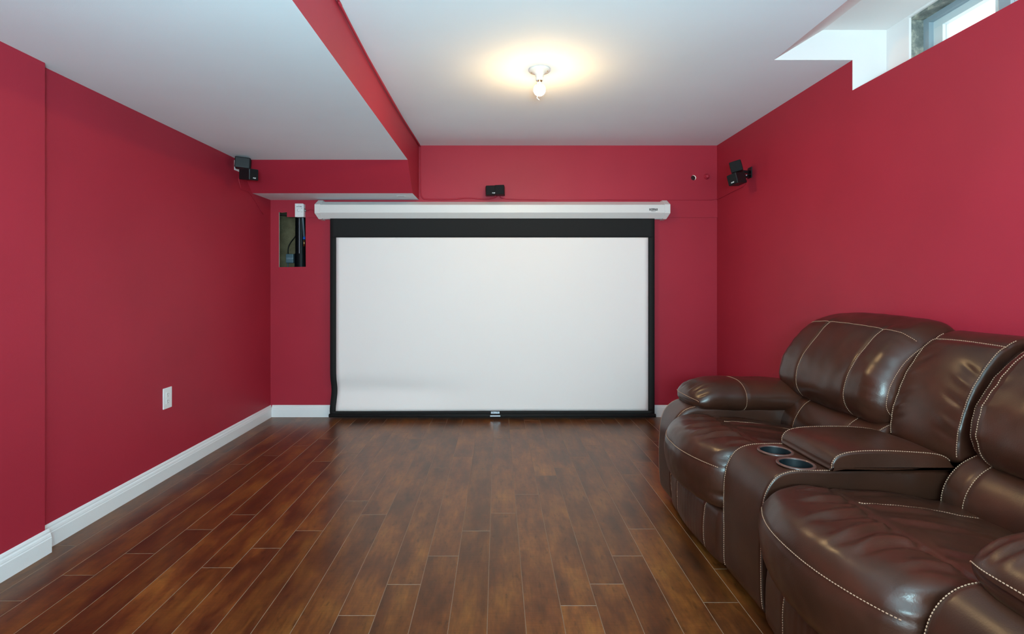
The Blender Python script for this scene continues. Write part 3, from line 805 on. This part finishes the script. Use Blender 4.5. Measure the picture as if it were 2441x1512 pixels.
# ------------------------------------------------------------------ bare bulb lamp
LX, LY = 0.230, 2.805
lamp = empty('ceiling_lamp', (LX, LY, ZC), 'bare lit bulb in a white porcelain lampholder on the white ceiling', 'ceiling light')
bpy.context.view_layer.update()
bm = bmesh.new()
lathe(bm, [(0, ZC), (0.059, ZC), (0.059, ZC-0.006), (0.056, ZC-0.010), (0.044, ZC-0.013), (0.034, ZC-0.018), (0.026, ZC-0.026), (0.023, ZC-0.032), (0.0235, ZC-0.036), (0.0205, ZC-0.038), (0.020, ZC-0.060), (0.0195, ZC-0.062), (0.015, ZC-0.062), (0.015, ZC-0.05), (0, ZC-0.05)], LX, LY, 40)
lh = adopt(from_bm('lampholder', bm, M_porc, None, True), lamp)
for s in (-1, 1):
    bm = bmesh.new(); lathe(bm, [(0, 0), (0.004, 0), (0.0032, -0.002), (0, -0.0025)], LX+s*0.042, LY-s*0.012, 12, 0, Matrix.Translation((0, 0, ZC-0.0128)))
    adopt(from_bm('screw', bm, M_brass), lh)
bm = bmesh.new(); lathe(bm, [(0.0135, ZC-0.056), (0.0135, ZC-0.068), (0.0125, ZC-0.069), (0.0130, ZC-0.073)], LX, LY, 24); adopt(from_bm('bulb_collar', bm, M_brass, None, True), lamp)
zb = 2.193
prof = [(0.0130, ZC-0.071)]
prof += [(0.0145, ZC-0.078), (0.0175, ZC-0.084)]
globe = []
for k in range(0, 17):
    a = math.radians(54-k*144/16)
    globe.append((0.0325*math.cos(a) if k < 16 else 0, zb+0.0335*math.sin(a)))
bm = bmesh.new(); lathe(bm, prof+globe[:3], LX, LY, 32); adopt(from_bm('bulb_neck', bm, M_whiteplastic, None, True), lamp)
prof = globe[2:]
bm = bmesh.new(); lathe(bm, prof, LX, LY, 32); o = adopt(from_bm('bulb', bm, [M_bulb, M_bulb2], None, True), lamp)
for p in o.data.polygons:
    if p.center.z > zb-0.007: p.material_index = 1
cp = px(1279.5, 0, LY).x
pc = bmesh.new(); tube(pc, catmull([(cp+0.004, LY-0.024, ZC-0.045), (cp+0.001, LY-0.035, ZC-0.08), (cp+0.001, LY-0.036, 2.17), (cp, LY-0.036, 2.145), (cp-0.001, LY-0.036, 2.133)], 6), 0.0011, 6)
tube(pc, [(cp-0.001, LY-0.036, 2.140), (cp-0.002, LY-0.036, 2.133), (cp+0.004, LY-0.036, 2.129), (cp+0.012, LY-0.036, 2.122)], 0.0022, 6)
adopt(from_bm('pull_cord', pc, M_whiteplastic, None, True), lamp)

# ------------------------------------------------------------------ loudspeakers
def cube_mesh(d=0.10, w_=0.078, h=0.078):
    return rbox(-w_/2, w_/2, 0, d, -h/2, h/2, 0.006, 3)
def cube_unit(parent, mtx, logo, lx=0.0):
    """one cube driver: front faces local -Y"""
    bm = cube_mesh(); bmesh.ops.transform(bm, matrix=mtx, verts=bm.verts); c = adopt(from_bm('speaker_cube', bm, M_blackplastic, None, True), parent)
    for p in c.data.polygons: p.use_smooth = False
    bm = rbox(-0.0355, 0.0355, -0.0025, 0.002, -0.0355, 0.0355, 0.002, 2); bmesh.ops.transform(bm, matrix=mtx, verts=bm.verts)
    adopt(from_bm('grille', bm, M_grille), c)
    if logo:
        t = lettering('lettering', 'BOSE', (lx, -0.0032, -0.024), (PI/2, 0, 0), 0.011, M_letter, None, shear=0.35, width=0.027, bold=0.0003); t.data.transform(mtx); adopt(t, c)
    return c
def T(v, rz=0, ry=0, rx=0): return Matrix.Translation(v) @ Euler((rx, ry, rz), 'XYZ').to_matrix().to_4x4()
R = math.radians
# left, in the corner under the dropped ceiling
Y_ = 3.70; c0 = px(583, 390, Y_); c1 = px(603, 417, Y_-0.06)
sp = empty('loudspeaker', (XL, 3.74, c0.z), 'black twin-cube loudspeaker under the dropped ceiling in the left corner', 'loudspeaker')
bpy.context.view_layer.update()
cube_unit(sp, T(px(597, 392, 3.72), R(112), 0, R(3)), False)
cube_unit(sp, T(px(605.5, 416.5, 3.58), R(68), R(-5), R(6)), True)
bm = bmesh.new(); box(bm, XL, XL+0.004, 3.745, 3.815, c0.z-0.036, c0.z+0.036); adopt(from_bm('wall_plate', bm, M_white), sp)
adopt(tube_obj('mount_arm', [(XL+0.004, 3.775, c0.z), (c0.x-0.01, 3.72, c0.z-0.01)], 0.011, M_blackplastic), sp)
adopt(tube_obj('mount_arm', [(c0.x, 3.70, c0.z-0.02), (c1.x-0.02, 3.68, c1.z)], 0.012, M_blackplastic), sp)
# middle, above the screen
cy_ = 4.215
ca = px(1169.5, 453.5, cy_); cb_ = px(1190.5, 452.0, cy_)
sp = empty('loudspeaker', (ca.x, YB, ca.z), 'black horizontal twin-cube loudspeaker on the wall above the middle of the screen case', 'loudspeaker')
bpy.context.view_layer.update()
cube_unit(sp, T(ca, R(3), R(-1.5), R(3)), True, 0.023)
cube_unit(sp, T(cb_, R(-5), R(-1.0), R(1)), False)
mid = (ca+cb_)/2
bm = rbox(mid.x-0.018, mid.x+0.008, 4.30, YB-0.0005, mid.z+0.0, mid.z+0.052, 0.004, 2); adopt(from_bm('wall_plate', bm, M_blackplastic), sp)
adopt(tube_obj('mount_arm', [(mid.x-0.005, 4.30, mid.z+0.02), (mid.x-0.005, 4.26, mid.z)], 0.010, M_blackplastic), sp)
# right wall
Y_ = 3.66; c0 = px(1754.5, 396, Y_); c1 = px(1746, 427, Y_-0.02)
sp = empty('loudspeaker', (XR, 3.76, c0.z), 'black twin-cube loudspeaker tilted on its bracket on the right wall', 'loudspeaker')
bpy.context.view_layer.update()
cube_unit(sp, T(px(1754.5, 396, 3.62), R(-26), R(-14), R(2)), False)
cube_unit(sp, T(px(1745, 427.5, 3.62), R(-64), R(-11), R(6)), True)
bm = rbox(XR-0.006, XR-0.0005, 3.74, 3.80, c0.z-0.065, c0.z+0.015, 0.002, 2); adopt(from_bm('wall_plate', bm, M_blackplastic), sp)
adopt(tube_obj('mount_arm', [(XR-0.006, 3.77, c0.z-0.02), (XR-0.045, 3.74, c0.z-0.025), (c0.x+0.02, 3.72, c0.z-0.02)], 0.012, M_blackplastic), sp)
adopt(tube_obj('mount_arm', [(XR-0.006, 3.77, c0.z-0.05), (XR-0.05, 3.74, c0.z-0.055), (c1.x+0.03, 3.70, c1.z+0.02)], 0.013, M_blackplastic), sp)
bm = bmesh.new(); lathe(bm, [(0, 0), (0.005, 0), (0.004, 0.003), (0, 0.004)], 0, 0, 12, 0, Matrix.Translation((XR-0.05, 3.725, c0.z-0.052)) @ Matrix.Rotation(PI/2, 4, 'X')); adopt(from_bm('bolt', bm, M_silver), sp)

# ------------------------------------------------------------------ duplex outlet on the left wall
OY, OZ = 2.980, 0.4636
out = empty('wall_outlet', (XL, OY, OZ), 'white duplex power outlet low on the red left wall', 'outlet')
bpy.context.view_layer.update()
bm = rbox(XL, XL+0.0065, OY-0.0385, OY+0.0385, OZ-0.0605, OZ+0.0605, 0.0025, 3); adopt(from_bm('cover_plate', bm, M_whiteplastic), out)
for s in (-1, 1):
    zc = OZ+s*0.0195
    bm = rbox(XL+0.006, XL+0.0082, OY-0.0165, OY+0.0165, zc-0.0140, zc+0.0140, 0.0010, 2); rc = adopt(from_bm('receptacle', bm, M_whiteplastic), out)
    for yy, hh in ((-0.0065, 0.008), (0.0065, 0.0065)):
        bm = bmesh.new(); box(bm, XL+0.0078, XL+0.0084, OY+yy-0.0010, OY+yy+0.0010, zc+0.002-hh/2+0.002, zc+0.002+hh/2+0.002); adopt(from_bm('slot', bm, M_dark), rc)
    bm = bmesh.new(); lathe(bm, [(0, 0), (0.0022, 0), (0.0022, 0.0006), (0, 0.0006)], 0, 0, 10, 0, Matrix.Translation((XL+0.0078, OY, zc-0.0075)) @ Matrix.Rotation(PI/2, 4, 'Y')); adopt(from_bm('ground_hole', bm, M_dark), rc)
bm = bmesh.new(); lathe(bm, [(0, 0), (0.003, 0), (0.0025, 0.001), (0, 0.0012)], 0, 0, 12, 0, Matrix.Translation((XL+0.0065, OY, OZ)) @ Matrix.Rotation(PI/2, 4, 'Y')); adopt(from_bm('screw', bm, M_whiteplastic), out)

# ------------------------------------------------------------------ screen control box
a = px(703, 485.3, 4.30); b = px(722.6, 517.8, 4.30)
sw = empty('screen_switch', ((a.x+b.x)/2, YB, (a.z+b.z)/2), 'white surface-mounted screen switch box above the hole in the wall', 'switch')
bpy.context.view_layer.update()
bm = rbox(a.x+0.002, b.x+0.003, 4.303, YB, b.z+0.002, a.z-0.002, 0.003, 2); adopt(from_bm('back_box', bm, M_whiteplastic), sw)
bm = rbox(a.x, b.x, 4.2985, 4.3035, b.z, a.z, 0.002, 2); pl_ = adopt(from_bm('face_plate', bm, M_whiteplastic), sw)
mx_, mz_ = (a.x+b.x)/2, (a.z+b.z)/2
bm = rbox(mx_-0.014, mx_+0.014, 4.2965, 4.2990, mz_-0.018, mz_+0.018, 0.001, 2); adopt(from_bm('switch_frame', bm, M_whiteplastic), pl_)
bm = bmesh.new(); lathe(bm, [(0, 0), (0.0125, 0), (0.0115, 0.007), (0.004, 0.009), (0, 0.009)], 0, 0, 24, 0, Matrix.Translation((mx_-0.001, 4.2965, mz_)) @ Matrix.Rotation(PI/2, 4, 'X')); adopt(from_bm('knob', bm, M_whiteplastic, None, True), pl_)
for s in (-1, 1):
    bm = bmesh.new(); lathe(bm, [(0, 0), (0.0028, 0), (0.0022, 0.001), (0, 0.0012)], 0, 0, 10, 0, Matrix.Translation((mx_, 4.2985, mz_+s*0.043)) @ Matrix.Rotation(PI/2, 4, 'X')); adopt(from_bm('screw', bm, M_silver), pl_)
adopt(lettering('lettering', 'DA-LITE SCREEN', (mx_+0.001, 4.2983, mz_+0.031), (PI/2, 0, 0), 0.0075, M_ink, None, width=0.044, bold=0.0002), pl_)
adopt(lettering('lettering', 'UP', (mx_+0.022, 4.2983, mz_+0.016), (PI/2, 0, 0), 0.006, M_ink, None), pl_)
adopt(lettering('lettering', 'DOWN', (mx_+0.022, 4.2983, mz_-0.015), (PI/2, 0, 0), 0.005, M_ink, None, width=0.015), pl_)
g0 = px(726, 502, 4.32)
adopt(tube_obj('cable_connector', [(b.x+0.002, 4.322, g0.z), (b.x+0.016, 4.322, g0.z-0.001)], 0.009, M_grey, None, 10), sw)
adopt(tube_obj('cable_connector', [(b.x+0.006, 4.318, g0.z+0.018), (b.x+0.012, 4.318, g0.z-0.01)], 0.004, M_grey, None, 8), sw)
cb0 = tube_obj('power_cable', catmull([(b.x+0.015, 4.322, g0.z), (b.x+0.035, 4.325, g0.z+0.008), (b.x+0.055, 4.33, g0.z+0.012), (b.x+0.075, 4.333, g0.z), (b.x+0.085, 4.333, g0.z-0.025), (-1.505, 4.333, g0.z-0.035)], 6), 0.0042, M_red)
adopt(cb0, sw)

# ------------------------------------------------------------------ things in the wall void
PXc = px(715.0, 0, 4.46).x
pipe = empty('drain_pipe', (PXc, 4.49, 1.0), 'thick black vertical drain pipe inside the wall hole', 'pipe')
bpy.context.view_layer.update()
bm = bmesh.new(); lathe(bm, [(0.049, 1.001), (0.049, 1.979)], PXc, 4.49, 40); adopt(from_bm('pipe_run', bm, M_abs, None, True), pipe)
bm = bmesh.new(); lathe(bm, [(0.049, 1.20), (0.0555, 1.20), (0.0555, 1.392), (0.049, 1.392)], PXc, 4.49, 40); adopt(from_bm('coupling', bm, M_abs), pipe)
bm = bmesh.new(); box(bm, PXc-0.0005, PXc+0.0035, 4.4402, 4.4412, 1.01, 1.70); adopt(from_bm('painted_glint', bm, M_silver), pipe)  # silver strip laid on the pipe in place of its highlight
wp = empty('water_pipe', (-1.65, 4.40, 1.0), 'thin grey-blue water pipe with a blue fitting beside the black drain pipe', 'pipe')
bpy.context.view_layer.update()
A = px(721.5, 517, 4.39); B = px(725, 566, 4.39); Cc = px(725, 588, 4.39)
adopt(tube_obj('pipe_run', [A+Vector((-0.004, 0, 0.15)), A, B], 0.0085, M_pex, None, 14), wp)
adopt(tube_obj('fitting', [B+Vector((0, 0, 0.004)), B-Vector((0, 0, 0.018))], 0.0105, M_bluefit, None, 14), wp)
adopt(tube_obj('brass_end', [B-Vector((0, 0, 0.016)), Cc], 0.0058, M_brass, None, 12), wp)
adopt(tube_obj('pipe_run', [Cc, Cc-Vector((0, 0, 0.40))], 0.0065, M_abs, None, 12), wp)
ja, jb = px(684, 606, 4.58), px(702, 627.5, 4.58)
jb_ = empty('junction_box', ((ja.x+jb.x)/2, 4.60, jb.z), 'small blue-grey junction box on the concrete inside the wall hole', 'junction box')
bpy.context.view_layer.update()
bm = rbox(ja.x, jb.x, 4.55, 4.60, jb.z, ja.z, 0.006, 2); bx_ = adopt(from_bm('housing', bm, M_boxgrey), jb_)
for k in range(5):
    bm = bmesh.new(); xx = ja.x+0.012+k*0.0125; box(bm, xx, xx+0.005, 4.5485, 4.5505, (ja.z+jb.z)/2-0.007, (ja.z+jb.z)/2+0.007); adopt(from_bm('terminal', bm, M_silver), bx_)
adopt(tube_obj('wire', catmull([(ja.x+0.012, 4.575, ja.z-0.003), px(687.5, 590, 4.575), px(694, 577, 4.57), px(701, 568, 4.56), px(706, 560, 4.56)], 6), 0.0045, M_abs, None, 8), jb_)
adopt(tube_obj('wire', [(ja.x+0.011, 4.575, jb.z+0.003), (ja.x+0.010, 4.575, 1.05)], 0.005, M_pex, None, 8), jb_)
lw = bmesh.new()
tube(lw, catmull([(-1.98, 4.375, 1.722), (-1.86, 4.372, 1.722), (-1.80, 4.372, 1.716), (-1.70, 4.375, 1.72), (-1.55, 4.375, 1.72)], 6), 0.006, 8)
o = from_bm('wire', lw, M_under, None, True); tag(o, 'black wire running across the top of the wall hole', 'wire')

# painted plug next to the round hole
q = px(1684, 421.5, YB)
bm = bmesh.new(); lathe(bm, [(0.024, 0), (0.0235, 0.006), (0.017, 0.010), (0.0155, 0.030), (0.013, 0.034), (0, 0.035)], 0, 0, 28, 0, Matrix.Translation((q.x, YB, q.z)) @ Matrix.Rotation(PI/2, 4, 'X'))
o = from_bm('pipe_stub', bm, M_red, None, True); tag(o, 'red-painted round pipe stub right of the small hole in the back wall', 'pipe stub')

# ------------------------------------------------------------------ painted-over cables
XF = XB+0.011
def beam(x, y):
    Y = XF*F/(x-1186); return Vector((XF, Y, CZ-(y-677)*Y/F))
pts = [(XF, -0.5, ZC-0.006), (XF, 1.9, ZC-0.006), (XF, 2.12, ZC-0.010), (XF, 2.35, ZC-0.022), (XF, 2.75, ZC-0.034), (XF, 3.25, ZC-0.036), (XF, 3.75, ZC-0.024), (XF, 4.1, ZC-0.012), (XF, 4.318, ZC-0.008), (XF+0.002, YB-0.006, ZC-0.02),
       (XF+0.003, YB-0.004, 2.20), (XF+0.004, YB-0.004, 2.0), (XF+0.006, YB-0.004, 1.90), (XF+0.02, YB-0.004, 1.860), (XF+0.06, YB-0.004, 1.846), (-0.40, YB-0.006, 1.845), (-0.25, YB-0.006, 1.855), (-0.1, YB-0.008, 1.846), (-0.01, YB-0.02, 1.865), (-0.01, YB-0.05, 1.892)]
cm = tube_obj('speaker_cable', catmull(pts, 6), 0.0055, M_red)
tag(cm, 'red-painted cable along the top of the beam and down the corner to the middle loudspeaker', 'cable')
z1 = px(0, 478.5, YB).z+0.004
pts = [(0.02, YB-0.05, 1.88), (0.03, YB-0.012, 1.856), (0.10, YB-0.006, 1.846), (0.25, YB-0.004, z1+0.004), (0.6, YB-0.004, z1-0.002), (0.9, YB-0.004, z1+0.002), (1.3, YB-0.004, z1), (1.78, YB-0.004, z1+0.001), (1.82, YB-0.005, z1+0.004), (XR-0.006, YB-0.008, z1+0.008),
       (XR-0.004, 4.28, z1+0.006), (XR-0.004, 4.05, 1.858), (XR-0.004, 3.88, 1.868), (XR-0.004, 3.83, 1.893), (XR-0.012, 3.80, 1.915)]
o = tube_obj('speaker_cable', catmull(pts, 6), 0.0036, M_red)
tag(o, 'red-painted cable from the middle loudspeaker to the tilted one on the right wall', 'cable')
c1 = px(578, 416, 3.70)
pts = [c1, px(572, 417, 3.74), (XL+0.004, 3.80, px(0, 424, 3.8).z), (XL+0.004, 3.82, px(0, 440, 3.8).z), (XL+0.004, 3.85, px(0, 452, 3.85).z), (XL+0.004, 3.98, 1.83), (XL+0.004, 4.2, 1.70)]
o = tube_obj('speaker_cable', catmull(pts, 6), 0.0028, M_red)
tag(o, 'thin pinkish cable hanging from the loudspeaker in the left corner', 'cable')
